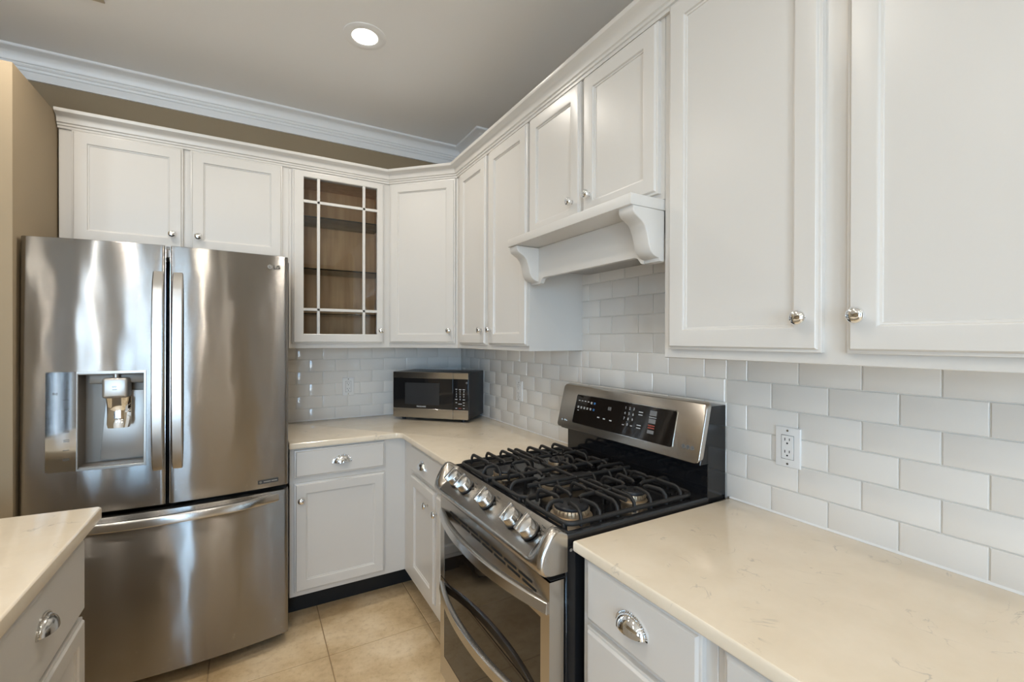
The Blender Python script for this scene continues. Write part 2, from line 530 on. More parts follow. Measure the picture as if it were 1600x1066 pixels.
def panel_door(x0, x1, z0, z1, yf, t=.02, st=.051):
    """recessed panel door; yf is the front face (towards -y), back at yf+t"""
    seq = [(0, yf + t), (0, yf + .008), (.002, yf + .0065), (.006, yf + .006), (.008, yf + .0015), (.010, yf),
           (st, yf), (st + .003, yf + .0012), (st + .005, yf + .006), (st + .009, yf + .0072), (st + .010, yf + .010)]
    return MB().loft([rect_ring(x0, x1, z0, z1, i, y) for i, y in seq], True, True, True)

def slab_front(x0, x1, z0, z1, yf, t=.02):
    seq = [(0, yf + t), (0, yf + .008), (.002, yf + .0065), (.006, yf + .006), (.009, yf + .0012), (.011, yf)]
    return MB().loft([rect_ring(x0, x1, z0, z1, i, y) for i, y in seq], True, True, True)

def knob(parent, x, y, z, mt='chrome', s=1.0):
    prof = [(.0085, 0), (.0085, .002), (.0055, .004), (.0048, .010), (.0075, .0135), (.0145, .0155), (.0165, .0185), (.0160, .0225), (.0130, .0262), (.0075, .0282), (0.0, .0288)]
    mb = MB().lathe([(r * s, h * s) for r, h in prof], (x, y, z), 'y', 22, sign=-1)
    return mb.build('knob', mt, parent)

def cup_pull(parent, x, y, z, mt='chrome', a=.043, b=.026, c=.034):
    mb = MB()
    def shell(k, th):
        rings = []
        for i in range(9):
            th_ = pi / 2 * i / 8
            rings.append([(x + a * k * cos(p) , y - b * k * sin(p) * cos(th_), z + c * k * sin(p) * sin(th_)) for p in [pi * j / 18 for j in range(19)]])
        return rings
    outer, inner = shell(1.0, 0), shell(.93, 0)
    mb.loft(outer, False); mb.loft(inner, False)
    mb.loft([outer[0], inner[0]], False)
    # back flange following the hood
    ring0 = [(x + (a + .005) * cos(p), y, z - .001 + (c + .006) * sin(p)) for p in [pi * j / 18 for j in range(19)]]
    ring1 = [(q[0], y - .003, q[2]) for q in ring0]
    ring2 = [(x + (a - .001) * cos(p), y - .004, z + (c - .001) * sin(p)) for p in [pi * j / 18 for j in range(19)]]
    mb.loft([ring0, ring1, ring2], False)
    n = 26
    for j in range(1, n):
        p = pi * j / n
        mb.lathe([(.0022, 0), (.002, .0012), (0, .002)], (x + (a + .0022) * cos(p), y - .003, z + (c + .0026) * sin(p)), 'y', 8, sign=-1)
    return mb.build('cup_pull', mt, parent)

G_UP, G_BASE = 'white wall cabinets', 'white base cabinets'
UB = 1.372; UT = 2.372; UD = 0.30

def cab(name, label, cat, loc, rz, W_, D, z0, z1, group, carcass=None, mt='paint'):
    t = thing(name, label, cat, loc, rz, group)
    if carcass is None:
        carcass = MB().box(0, W_, -D, -.002, z0, z1, .0015, 1)
    carcass.build('carcass', mt, t)
    return t

def add_door(t, x0, x1, z0, z1, yf, kx=None, kz=None, **kw):
    d = panel_door(x0, x1, z0, z1, yf, **kw).build('door', 'paint', t, angle=30)
    if kx is not None: knob(d, kx, yf, kz)
    return d

def add_drawer(t, x0, x1, z0, z1, yf, pull='cup', px=None, mt='chrome', pz=None):
    d = slab_front(x0, x1, z0, z1, yf).build('drawer', 'paint', t, angle=30)
    if pull == 'cup': cup_pull(d, (x0 + x1) / 2 if px is None else px, yf, (z0 + z1) / 2 - .012 if pz is None else pz, mt)
    return d

# --- wall cabinet over the refrigerator
t = cab('wall_cabinet', 'short white two-door wall cabinet above the stainless refrigerator', 'cabinet', (-2.1, 0, 0), 0, .930, UD, 1.842, UT, G_UP)
add_door(t, .046, .457, 1.864, 2.366, -.32, .414, 1.935)
add_door(t, .487, .897, 1.864, 2.366, -.32, .520, 1.935)
# --- glass-front cabinet
GW = 1.170 - .618
mb = MB()
mb.box(0, .018, -UD + .019, -.004, UB, UT); mb.box(GW - .018, GW, -UD + .019, -.004, UB, UT)
mb.box(.018, GW - .018, -UD + .019, -.004, UB, UB + .018); mb.box(.018, GW - .018, -UD + .019, -.004, UT - .018, UT)
fr = MB()
fr.box(0, .05, -UD, -UD + .019, UB, UT); fr.box(GW - .045, GW, -UD, -UD + .019, UB, UT)
fr.box(.05, GW - .045, -UD, -UD + .019, UB, UB + .05); fr.box(.05, GW - .045, -UD, -UD + .019, UT - .045, UT)
t = cab('glass_cabinet', 'white wall cabinet with muntined glass door showing a maple interior', 'cabinet', (-1.170, 0, 0), 0, GW, UD, UB, UT, G_UP, mb)
fr.build('face_frame', 'paint', t)
o = MB().box(.018, GW - .018, -.012, -.003, UB + .018, UT - .018)
o.box(.018, .022, -UD + .02, -.012, UB + .018, UT - .018); o.box(GW - .022, GW - .018, -UD + .02, -.012, UB + .018, UT - .018)
o.box(.022, GW - .022, -UD + .02, -.012, UB + .018, UB + .022); o.box(.022, GW - .022, -UD + .02, -.012, UT - .022, UT - .018)
o.build('interior_lining', 'maple', t)['label'] = 'natural maple wood interior'
for z in (2.118, 1.822, 1.565):
    MB().box(.024, GW - .024, -UD + .030, -.014, z, z + .007, .001, 1).build('glass_shelf', 'shelf_glass', t)
dx0, dx1, dz0, dz1 = .016, .518, 1.398, 2.362
ox0, ox1, oz0, oz1 = .070, .479, 1.449, 2.330
yf = -.32
def rr(x0, x1, z0, z1, y): return [(x0, y, z0), (x1, y, z0), (x1, y, z1), (x0, y, z1)]
rings = [rect_ring(dx0, dx1, dz0, dz1, i, y) for i, y in ((0, yf + .02), (0, yf + .008), (.002, yf + .0065), (.006, yf + .006), (.008, yf + .0015), (.010, yf))]
rings += [rr(ox0, ox1, oz0, oz1, yf), rr(ox0 + .003, ox1 - .003, oz0 + .003, oz1 - .003, yf + .002), rr(ox0 + .004, ox1 - .004, oz0 + .004, oz1 - .004, yf + .02)]
mb = MB().loft(rings + [rings[0]], True)
d = mb.build('door', 'paint', t, angle=30)
mb = MB()
for x in (.150, .399): mb.box(x - .008, x + .008, yf + .003, yf + .012, oz0, oz1, .002, 1)
for z in (2.193, 1.589): mb.box(ox0, ox1, yf + .003, yf + .012, z - .008, z + .008, .002, 1)
mb.build('muntins', 'paint', d)
MB().box(ox0, ox1, yf + .0125, yf + .0165, oz0, oz1).build('pane', 'glass', d)['label'] = 'clear glass pane'
knob(d, .498, yf, 1.474)
# --- diagonal corner cabinet
t = thing('corner_wall_cabinet', 'white diagonal wall cabinet across the room corner above the microwave', 'cabinet', (-.618, -UD, 0), -45, G_UP)
L = (.618 - UD) * math.sqrt(2)
s2 = math.sqrt(.5)
def loc45(wx, wy):
    dx, dy = wx + .618, wy + UD
    return ((dx - dy) * s2, (dx + dy) * s2)
MB().prism([loc45(*p) for p in ((-.6175, -UD), (-UD, -.6175), (-.002, -.6175), (-.002, -.002), (-.6175, -.002))], 'z', UB, UT, .001, 1).build('carcass', 'paint', t)
add_door(t, .012, L - .012, 1.400, 2.364, -.02, L - .045, 1.474)
# --- two-door cabinet between corner and hood
t = cab('wall_cabinet', 'tall white two-door wall cabinet left of the range hood', 'cabinet', (0, -.6185, 0), -90, .7915, UD, UB, UT, G_UP)
y0 = -.6185
add_door(t, .060, .391, 1.396, 2.362, -.32, .355, 1.472)
add_door(t, .430, .792 - .002, 1.396, 2.362, -.32, .458, 1.472)
# --- cabinet over the hood
t = cab('wall_cabinet', 'short white two-door wall cabinet directly above the mantel range hood', 'cabinet', (0, -1.411, 0), -90, .743, UD, 1.836, UT, G_UP)
add_door(t, .020, .366, 1.855, 2.362, -.32, .325, 1.932)
add_door(t, .384, .728, 1.855, 2.362, -.32, .425, 1.932)
# --- big cabinet on the right
t = cab('wall_cabinet', 'tall white two-door wall cabinet at the right, over the right-hand worktop', 'cabinet', (0, -2.155, 0), -90, .925, UD, UB, UT, G_UP)
add_door(t, .025, .428, 1.397, 2.375, -.32, .392, 1.472)
add_door(t, .474, .877, 1.397, 2.375, -.32, .500, 1.472)
# --- crown moulding along the cabinet tops
cr = [(0, 2.368), (.008, 2.368), (.009, 2.378), (.014, 2.380), (.015, 2.388), (.021, 2.391)]
cr += cove((.021, 2.391), (.048, 2.424), 6, 0.40)
cr += [(.048, 2.424), (.053, 2.427), (.055, 2.432), (.055, 2.441), (0, 2.441)]
mb = moulding(MB(), [(-2.102, -UD - .0012), (-.6185, -UD - .0012), (-UD - .0012, -.6185), (-UD - .0012, -3.08)], cr)
tag(mb.build('cabinet_crown_moulding', 'paint', None, angle=28), 'white stepped crown moulding running along the tops of all the wall cabinets', 'moulding')
# small plastic clip on the cabinet top
mb = MB().box(-.007, .007, -.012, .012, 0, .040, .002, 1)
t = thing('cable_clip', 'tiny white plastic block standing on top of the cabinet above the refrigerator', 'clip', (-1.966, -.262, UT + .0002))
mb.box(-.014, -.007, -.008, .008, 0, .012, .002, 1).build('block', 'plastic', t)
mb = MB().lathe([(.0035, 0), (.0035, .0015)], (-.003, -.0125, .032), 'y', 12, sign=1); mb.build('hole', 'slot', t)

# ================================================================== MANTEL HOOD
t = thing('range_hood', 'white wooden mantel hood with scrolled corbels above the gas range', 'range hood', (0, -1.411, 0), -90)
MB().box(.043, .743, -.435, -.003, 1.802, 1.8345, .003, 2).build('mantel_shelf', 'paint', t)
def corbel_poly():
    # (y, z) outline of the scroll; y negative is out into the room
    p = [(-.300, 1.8015), (-.425, 1.8015), (-.425, 1.788)]
    pts = [(-.418, 1.776), (-.404, 1.768), (-.390, 1.760), (-.380, 1.748), (-.372, 1.730), (-.3665, 1.712), (-.363, 1.695), (-.357, 1.681), (-.347, 1.670), (-.334, 1.664), (-.322, 1.662)]
    p += pts + [(-.320, 1.653), (-.300, 1.651)]
    return p
for x0 in (.043, .683):
    MB().prism(corbel_poly(), 'x', x0, x0 + .060, .003, 2).build('corbel', 'paint', t, angle=50)
vp = [(.1025, 1.8015), (.1025, 1.652), (.108, 1.652), (.116, 1.655), (.123, 1.664), (.130, 1.672), (.142, 1.676), (.644, 1.676), (.656, 1.672), (.663, 1.664), (.670, 1.655), (.678, 1.652), (.6835, 1.652), (.6835, 1.8015)]
MB().prism(vp, 'y', -.322, -.303, .001, 1).build('valance', 'paint', t, angle=30)
MB().box(.0445, .742, -.302, -.0105, 1.72, 1.735).build('liner', 'steel_matte', t)

# ================================================================== BASE CABINETS
BT = .884; TK = .148
def base_carcass(W_, D=.61, x0=0.0):
    return MB().box(x0, W_, -D, -.002, TK, BT, .0015, 1)
def toe(t, x0, x1, y=-.468):
    o = MB().box(x0, x1, y, y + .018, 0, TK).build('toe_kick', 'toe', t)
    o['label'] = 'black toe kick'
    return o
# run under the microwave, along the back wall
t = thing('base_cabinet', 'white base cabinet with one drawer and one door beside the refrigerator', 'cabinet', (-1.187, 0, 0), 0, G_BASE)
base_carcass(1.187 - .002).build('carcass', 'paint', t)
o = MB().prism([(0, -.468), (1.187 - .468, -.468), (1.187 - .468, -.6100), (1.187 - .450, -.6100), (1.187 - .450, -.450), (0, -.450)], 'z', 0, TK).build('toe_kick', 'toe', t); o['label'] = 'black toe kick'
add_drawer(t, .021, .463, .737, .874, -.63, px=.243)
add_door(t, .021, .462, .173, .711, -.63, .051, .628)
# between corner and range
t = thing('base_cabinet', 'white base cabinet with drawer above two narrow doors left of the range', 'cabinet', (0, -.6115, 0), -90, G_BASE)
base_carcass(.790).build('carcass', 'paint', t)
toe(t, 0, .790)
add_drawer(t, .158, .772, .740, .878, -.63, px=.358)
add_door(t, .158, .505, .205, .722, -.63, .424, .641)
add_door(t, .530, .776, .205, .722, -.63, .535 + .014, .641)
# right of the range
t = thing('base_cabinet', 'white base cabinet with stacked drawers just right of the range', 'cabinet', (0, -2.172, 0), -90, G_BASE)
base_carcass(.385).build('carcass', 'paint', t)
toe(t, 0, .385)
add_drawer(t, .028, .360, .728, .876, -.63, px=.188)
add_drawer(t, .028, .360, .455, .712, -.63, px=.188, pz=.600)
add_drawer(t, .028, .360, .178, .439, -.63, px=.188, pz=.330)
t = thing('base_cabinet', 'white base cabinet at bottom right, only its drawer corner showing under the worktop', 'cabinet', (0, -2.5575, 0), -90, G_BASE)
base_carcass(.60).build('carcass', 'paint', t)
toe(t, 0, .60)
add_drawer(t, .020, .575, .728, .876, -.63)
add_door(t, .020, .575, .178, .712, -.63, .06, .63)

# worktops
def slab(poly, z0, z1, name, label, bev=.006):
    return tag(MB().prism(poly, 'z', z0, z1, bev, 3).build(name, 'quartz', None, angle=30), label, 'worktop')
ye = -.641
arc = []
r_ = .035
for k in range(7):
    a_ = radians(90 - 15 * k)     # inner corner fillet
    arc.append((ye - r_ + r_ * cos(a_), ye - r_ + r_ * sin(a_)))
slab([(-1.190, -.0058), (-1.190, ye)] + arc + [(ye, -1.402), (-.0058, -1.402), (-.0058, -.0058)], BT + .0005, .914, 'countertop', 'L-shaped cream quartz worktop under the microwave')
slab([(-.0058, -2.166), (ye, -2.166), (ye, -3.30), (-.0058, -3.30)], BT + .0005, .914, 'countertop', 'straight cream quartz worktop right of the range, lower right of the photo')

# island
t = thing('island_cabinet', 'white island cabinet at lower left with a cup-pull drawer', 'cabinet', (-2.60, -3.60, 0), 90)
# local x runs towards +y in the world, front faces +x
IW = 3.60 - 1.362
MB().box(0, IW, -(2.60 - 1.78), -.002, TK, BT - .008, .0015, 1).build('carcass', 'paint', t)
o = MB().box(.02, IW - .02, -.76, -.02, 0, TK).build('toe_kick', 'toe', t); o['label'] = 'black toe kick'
yI = -(2.60 - 1.76)
add_drawer(t, IW - .62, IW + .008, .648, .858, yI, px=IW - .295, mt='nickel', pz=.757)
add_door(t, IW - .62, IW + .008, .178, .630, yI, IW - .57, .56)
for k in range(1, 3):
    add_drawer(t, IW - .62 - .65 * k, IW - .02 - .65 * k, .648, .858, yI, mt='nickel')
    add_door(t, IW - .62 - .65 * k, IW - .02 - .65 * k, .178, .630, yI)
slab([(-1.746, -1.272), (-1.742, -1.278), (-1.742, -3.64), (-2.66, -3.64), (-2.66, -1.200), (-1.752, -1.266)], .8765, .914, 'island_countertop', 'cream quartz worktop corner of the island in front of the refrigerator')

# ================================================================== REFRIGERATOR
FR = thing('refrigerator', 'stainless french-door refrigerator with ice dispenser and bottom freezer drawer', 'refrigerator', (-1.647, -.045, 0.001), 0)
FR.rotation_euler = (radians(-0.95), 0, 0)
HW = .448
def fy(x): return -.693 - .047 * (1 - (x / HW) ** 2)
def bowed(x0, x1, yb, n=40, r=.006, off=0.0):
    pts = []
    xs = [x0 + r + .0002 + (x1 - x0 - 2 * r - .0004) * i / n for i in range(n + 1)]
    pts.append((x0, yb)); pts.append((x0, fy(x0) + r - off))
    for a_ in (30, 60):
        pts.append((x0 + r - r * cos(radians(a_)), fy(x0) + r - r * sin(radians(a_)) - off))
    for x in xs:
        if x0 + r <= x <= x1 - r: pts.append((x, fy(x) - off))
    for a_ in (60, 30):
        pts.append((x1 - r + r * cos(radians(a_)), fy(x1) + r - r * sin(radians(a_)) - off))
    pts.append((x1, fy(x1) + r - off)); pts.append((x1, yb))
    return pts
mb = MB().box(-HW + .004, HW - .004, -.618, 0, .030, 1.765, .004, 2)
mb.build('case', 'black_satin', FR)['label'] = 'dark grey cabinet body'
mb = MB().box(-HW + .02, HW - .02, -.64, -.56, .012, .045, .003, 1)
mb.build('base_grille', 'black_satin', FR)
for sx in (-1, 1):
    for y in (-.56, -.10):
        MB().lathe([(.016, 0), (.016, .012), (.008, .014), (.008, .034)], (sx * .38, y, .0), 'z', 14).build('foot', 'black_satin', FR)
    MB().box(sx * .40 - .035, sx * .40 + .035, -.66, -.50, 1.765, 1.788, .006, 2).build('hinge_cover', 'steel_matte', FR)
mb = MB().box(-.022, .022, -.70, -.60, 1.75, 1.783, .003, 1); mb.build('latch_cover', 'steel_matte', FR)
DZ0, DZ1 = .733, 1.795
# left door with the dispenser
SX = .003
dl = MB().prism(bowed(-HW, -SX - .005, -.625), 'z', DZ0, DZ1, .004, 2).build('door', 'steel', FR, angle=30)
px0, px1, pz0, pz1 = -.373, -.070, .902, 1.283
cut = MB().box(px0 + .093, px1 - .006, -.90, -.632, pz0 + .008, pz1 - .008)
apply_boolean(dl, cut)
dl.data.polygons.foreach_set('use_smooth', [True] * len(dl.data.polygons)); dl.data.set_sharp_from_angle(angle=radians(30))
def curved_plate(x0, x1, z0, z1, off0, off1, n=8):
    r0 = []
    rings = []
    xs = [x0 + (x1 - x0) * i / n for i in range(n + 1)]
    sec = [(x, fy(x) - off1) for x in xs] + [(x, fy(x) - off0) for x in reversed(xs)]
    return MB().prism(sec, 'z', z0, z1, .0008, 1)
curved_plate(px0, px0 + .090, pz0, pz1, -.004, .0022).build('control_strip', 'steel_gloss', dl)
# bezel round the recess
mb = MB()
bw = .006
for (a0, a1, c0, c1) in ((px0 + .090, px0 + .096, pz0, pz1), (px1 - bw, px1, pz0, pz1), (px0 + .096, px1 - bw, pz0, pz0 + .010), (px0 + .096, px1 - bw, pz1 - .010, pz1)):
    xs = [a0 + (a1 - a0) * i / 6 for i in range(7)]
    sec = [(x, fy(x) - .003) for x in xs] + [(x, fy(x) + .010) for x in reversed(xs)]
    mb.prism(sec, 'z', c0, c1, .0008, 1)
mb.build('dispenser_bezel', 'steel_matte', dl)
# recess lining
rx0, rx1 = px0 + .094, px1 - .006
mb = MB()
mb.box(rx0, rx1, -.640, -.634, pz0 + .008, pz1 - .008)
mb.box(rx0, rx0 + .003, -.735, -.640, pz0 + .008, pz1 - .008); mb.box(rx1 - .003, rx1, -.735, -.640, pz0 + .008, pz1 - .008)
mb.box(rx0, rx1, -.735, -.640, pz1 - .012, pz1 - .009); mb.box(rx0, rx1, -.725, -.640, pz0 + .009, pz0 + .014)
mb.box(rx0 + .025, rx1 - .003, -.700, -.640, 1.232, pz1 - .012, .006, 2)
mb.build('recess_lining', 'steel_grey', dl)
mb = MB().prism([(rx0 + .050, pz0 + .020), (rx1 - .003, pz0 + .020), (rx1 - .003, 1.20), (rx0 + .070, 1.20)], 'y', -.655, -.640, .003, 2)
mb.build('back_plate', 'steel_matte', dl)
cx_ = -.166
mb = MB().box(cx_ - .040, cx_ + .040, -.742, -.668, 1.176, 1.256, .010, 3)
mb.build('nozzle_block', 'steel_matte', dl)
mb = MB().lathe([(.010, 0), (.010, .018)], (cx_ - .001, -.716, 1.254), 'z', 16); mb.build('water_nozzle', 'steel_matte', dl)
rings = []
for k in range(9):
    z = 1.178 - .122 * k / 8
    w = .0395 - .002 * (k / 8) - (.004 if k == 8 else 0)
    yy = -.712 + .012 * sin(pi * k / 8)
    rings.append([(cx_ + .006 + w * u, yy - .012 * (1 - u * u), z) for u in [-1 + i / 5 for i in range(11)]] + [(cx_ + .006 + w * u, yy + .006, z) for u in [1, 0, -1]])
MB().loft(rings, True, True, True).build('dispenser_paddle', 'chrome', dl)
mb = MB()
text_mb(mb, 'oo', .012, front(cx_ - .002, -.7424, 1.222)); mb.box(cx_ - .008, cx_ + .006, -.7424, -.742, 1.209, 1.211)
mb.build('block_mark', 'print_dark', dl)
for zs, w in (((1.215,), .018), ((1.176,), .026), ((1.140,), .018), ((1.060, 1.054), .022), ((1.024, 1.018), .022), ((.985,), .026), ((.952, .947), .024)):
    x = px0 + .064; mb = MB()
    for z in zs: mb.box(x - w / 2, x + w / 2, fy(x) - .0031, fy(x) - .0016, z - .0009, z + .0009)
    mb.build('key_mark', 'print_dark', dl)
x = px0 + .028
mb = MB(); text_mb(mb, '8:8', .013, front(x, fy(x) - .0030, 1.200)); mb.build('display_digits', 'print_grey', dl)
# right door
dr = MB().prism(bowed(SX + .005, HW, -.625), 'z', DZ0, DZ1, .004, 2).build('door', 'steel', FR, angle=30)
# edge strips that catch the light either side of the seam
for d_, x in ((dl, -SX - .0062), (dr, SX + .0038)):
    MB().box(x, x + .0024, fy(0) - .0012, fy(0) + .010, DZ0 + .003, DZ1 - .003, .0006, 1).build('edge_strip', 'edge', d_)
def bow_handle(x0, x1, z0, z1, parent):
    n = 20; rings = []
    xc = (x0 + x1) / 2; w = (x1 - x0)
    for i in range(n + 1):
        t_ = i / n; z = z0 + (z1 - z0) * t_
        e = min(1, min(t_, 1 - t_) / .07)
        yy = fy(xc) + .001 - .040 * max(0.0, sin(pi * t_)) ** .42
        th = .016
        hw = w / 2
        sg = -1 if xc < 0 else 1
        rings.append([(xc - hw, yy + th, z), (xc - hw, yy + .004, z), (xc - hw * .8, yy, z), (xc + hw * .8, yy, z), (xc + hw, yy + .004, z), (xc + hw, yy + th, z)])
    mb = MB().loft(rings, True, True, True)
    o = mb.build('handle', 'steel_bright', parent, angle=35); return o
bow_handle(-.050, -.013, .872, 1.688, dl)
bow_handle(.015, .052, .872, 1.688, dr)
# badge
lx, lz = .372, 1.742
mb = MB()
def badge(mb, x, z, r, size, yy, tlt=0):
    mb.lathe([(r, 0), (r, .0016), (r * .86, .0018), (r * .80, .0008), (0, .0008)], (x, yy, z), 'y', 24, sign=-1)
    mb.box(x + r * .30, x + r * .70, yy - .0022, yy - .001, z - r * .12, z + r * .10)
ang = math.atan2(.047 * 2 * lx / HW ** 2, 1)
badge(mb, 0, 0, .0105, .021, 0)
ml = MB(); text_mb(ml, 'L', .014, front(-.001, -.0014, 0)); text_mb(ml, 'LG', .024, front(.014, -.0006, -.0005), align='LEFT')
ol = ml.build('badge_letters', 'print_dark', dr); ol.location = (lx, fy(lx) - .0004, lz); ol.rotation_euler = (0, 0, ang)
o = mb.build('badge', 'steel_matte', dr); o['label'] = 'round badge with the letters LG'
o.location = (lx, fy(lx) - .0004, lz); o.rotation_euler = (0, 0, ang)
mb = MB().box(-.042, .042, -.001, .0, -.0085, .0085)
mb.build('energy_label', 'print_dark', dr)
o = bpy.data.objects[[x.name for x in dr.children if x.name.startswith('energy_label')][0]]
ex = .365; ang2 = math.atan2(.047 * 2 * ex / HW ** 2, 1)
o.location = (ex, fy(ex) - .0004, .763); o.rotation_euler = (0, 0, ang2); o['label'] = 'narrow black label strip'
mb = MB()
for (a0, a1) in ((-.019, .010), (.013, .037)): mb.box(a0, a1, -.0014, -.001, -.002, .002)
mb.lathe([(.005, 0), (.005, .0004), (.0038, .0004), (.0038, 0)], (-.031, -.001, 0), 'y', 16, sign=-1)
o2 = mb.build('label_print', 'steel_matte', dr)
o2.location = o.location; o2.rotation_euler = o.rotation_euler
# freezer drawer
fd = MB().prism(bowed(-HW, HW, -.625, 72), 'z', .048, .712, .004, 2).build('freezer_drawer', 'steel', FR, angle=30)
n = 26; rings = []
for i in range(n + 1):
    u = -1 + 2 * i / n; x = u * .412
    so = -.001 + .052 * (1 - abs(u) ** 3.0)
    yy = fy(x) - so; zt, zb = .700, .664
    rings.append([(x, yy + .016, zb), (x, yy + .003, zb), (x, yy, zb + .004), (x, yy, zt - .006), (x, yy + .004, zt), (x, yy + .018, zt)])
mb = MB().loft(rings, True, True, True)
mb.build('handle', 'steel_bright', fd, angle=35)

# ================================================================== RANGE
RY0 = -1.407                                   # left side; local x runs towards -y
RW = .748
RG = thing('gas_range', 'stainless double-oven gas range with black cast-iron grates', 'range', (0, RY0, 0), -90)
mb = MB().box(.002, RW - .002, -.655, -.070, .030, .905, .003, 1)
mb.build('body', 'black', RG)['label'] = 'black enamelled side panels'
for x in (.04, RW - .04):
    for y in (-.60, -.12):
        MB().lathe([(.018, 0), (.018, .010), (.009, .012), (.009, .034)], (x, y, 0), 'z', 14).build('foot', 'black_satin', RG)
# cooktop
mb = MB()
rings = []
cx0, cx1, cy0, cy1 = .0005, RW - .0005, -.650, -.100
for ins, z in ((0, .900), (0, .922), (.003, .927), (.010, .9285), (.018, .9265), (.026, .920), (.034, .918)):
    rings.append([(cx0 + ins, cy0 + ins, z), (cx1 - ins, cy0 + ins, z), (cx1 - ins, cy1 - ins, z), (cx0 + ins, cy1 - ins, z)])
mb.loft(rings, True, True, True)
ct = mb.build('cooktop', 'black', RG, angle=35)
# burners: (x, y, radius)
BUR = [(.624, -.545, .050), (.624, -.300, .036), (.220, -.540, .040), (.200, -.290, .034)]
for bx_, by_, r in BUR:
    b = MB().lathe([(r * 1.25, .917), (r * 1.22, .920), (r * 1.04, .922), (r * 1.02, .934), (r * .96, .939), (r * .8, .940)], (bx_, by_, 0), 'z', 36)
    for k in range(30):
        a_ = 2 * pi * k / 30
        b.box(-.0014, .0014, -.004, .004, .928, .9385, mtx=Matrix.Translation((bx_ + r * .995 * cos(a_), by_ + r * .995 * sin(a_), 0)) @ Matrix.Rotation(a_ + pi / 2, 4, 'Z'))
    bo = b.build('burner', 'brass', ct)
    MB().lathe([(r * .98, .9395), (r * 1.0, .942), (r * .98, .947), (r * .90, .950), (0, .951)], (bx_, by_, 0), 'z', 36).build('burner_cap', 'cap', ct)
# oval centre burner
ob = MB(); oc = MB()
def oval(a, b_, z, cx=.418, cy=-.40, n=40):
    pts = []
    for k in range(n):
        t_ = 2 * pi * k / n
        c_, s_ = cos(t_), sin(t_)
        pts.append((cx + a * c_, cy + (b_ if s_ >= 0 else -b_) * 0 + .065 * (1 if s_ >= 0 else -1) + a * s_, z))
    return pts
ob.loft([oval(.052, 0, .918), oval(.050, 0, .921), oval(.042, 0, .922), oval(.041, 0, .936), oval(.036, 0, .939)], True, True, True)
ob.build('oval_burner', 'brass', ct)
oc.loft([oval(.040, 0, .9395), oval(.041, 0, .943), oval(.038, 0, .948), oval(.030, 0, .950)], True, True, True)
oc.build('oval_burner_cap', 'cap', ct)
# grates
ZF = .9655; ZR = .9370
def finger(mb, x0, y0, x1, y1, w=.0078):
    """rises from the rail at (x0,y0) and runs level to (x1,y1)"""
    d = Vector((x1 - x0, y1 - y0, 0)); L_ = d.length; d.normalize()
    p = Vector((x0, y0, 0)); pts = []
    for a_, z in ((0, ZR - .012), (.002, ZF - .014), (.012, ZF - .003), (.022, ZF)): pts.append(p + d * a_ + Vector((0, 0, z)))
    pts.append(p + d * (L_ - .012) + Vector((0, 0, ZF))); pts.append(p + d * L_ + Vector((0, 0, ZF - .006)))
    mb.tube(pts, w, .0115, up=(-d.y * 0, 0, 1) if True else (0, 0, 1))
def bar(mb, x0, y0, x1, y1, w=.0085, h=.012, z=ZF):
    mb.tube([(x0, y0, z), (x1, y1, z)], w, h)
def grate(x0, x1, y0, y1, holes, edge_rails, fingers):
    mb = MB()
    r = .03
    path = []
    for (cx, cy, a0) in ((x1 - r, y1 - r, 0), (x0 + r, y1 - r, 90), (x0 + r, y0 + r, 180), (x1 - r, y0 + r, 270)):
        for k in range(5):
            a_ = radians(a0 + 90 * k / 4); path.append((cx + r * cos(a_), cy + r * sin(a_), ZR))
    path.append(path[0])
    mb.tube(path, .0105, .013)
    for (fx, fy_) in ((x0 + .02, y0 + .004), (x1 - .02, y0 + .004), (x0 + .02, y1 - .004), (x1 - .02, y1 - .004)):
        mb.box(fx - .007, fx + .007, fy_ - .007, fy_ + .007, .918, ZR, .002, 1)
    for f in fingers: finger(mb, *f)
    return mb
YS = [-.585, -.520, -.455, -.390, -.325, -.260, -.195]
def side_fingers(xo, xi, burners):
    fs = []
    for y in YS:
        lo, hi = xo, xi
        near = [b for b in burners if abs(b[1] - y) < .042]
        if near:
            bx_ = near[0][0]; g = .020 if xo < xi else -.020
            fs.append((xo, y, bx_ - g * 1.1, y + (near[0][1] - y) * .35))
            fs.append((xi, y, bx_ + g * 1.1, y + (near[0][1] - y) * .35))
        else:
            fs.append((xo, y, (xo + xi) / 2 + (.03 if xo < xi else -.03), y))
            fs.append((xi, y, (xo + xi) / 2 + (.028 if xo < xi else -.028), y))
    for b in burners:
        fs.append((b[0], -.630 if b[1] < -.4 else -.140, b[0], b[1] + (-.030 if b[1] < -.4 else .030)))
        fs.append((b[0] + .0, -.42, b[0], b[1] + (.030 if b[1] < -.4 else -.030)))
    return fs
g1 = grate(.024, .272, -.632, -.140, None, None, side_fingers(.026, .268, [BUR[2], BUR[3]]))
bar(g1, .03, -.42, .265, -.42)
g1.build('grate', 'iron', ct, angle=50)
g3 = grate(.500, .722, -.632, -.140, None, None, side_fingers(.720, .504, [BUR[0], BUR[1]]))
bar(g3, .505, -.42, .718, -.42)
g3.build('grate', 'iron', ct, angle=50)
g2 = grate(.280, .492, -.632, -.140, None, None, [(.282, y, .390, y) for y in (-.56, -.49, -.34, -.27, -.20)] + [(.490, y, .446, y) for y in (-.56, -.49, -.34, -.27, -.20)] + [(.418, -.630, .418, -.53), (.418, -.142, .418, -.27)])
bar(g2, .285, -.415, .488, -.415); bar(g2, .36, -.60, .36, -.17); bar(g2, .474, -.60, .474, -.17)
g2.build('grate', 'iron', ct, angle=50)
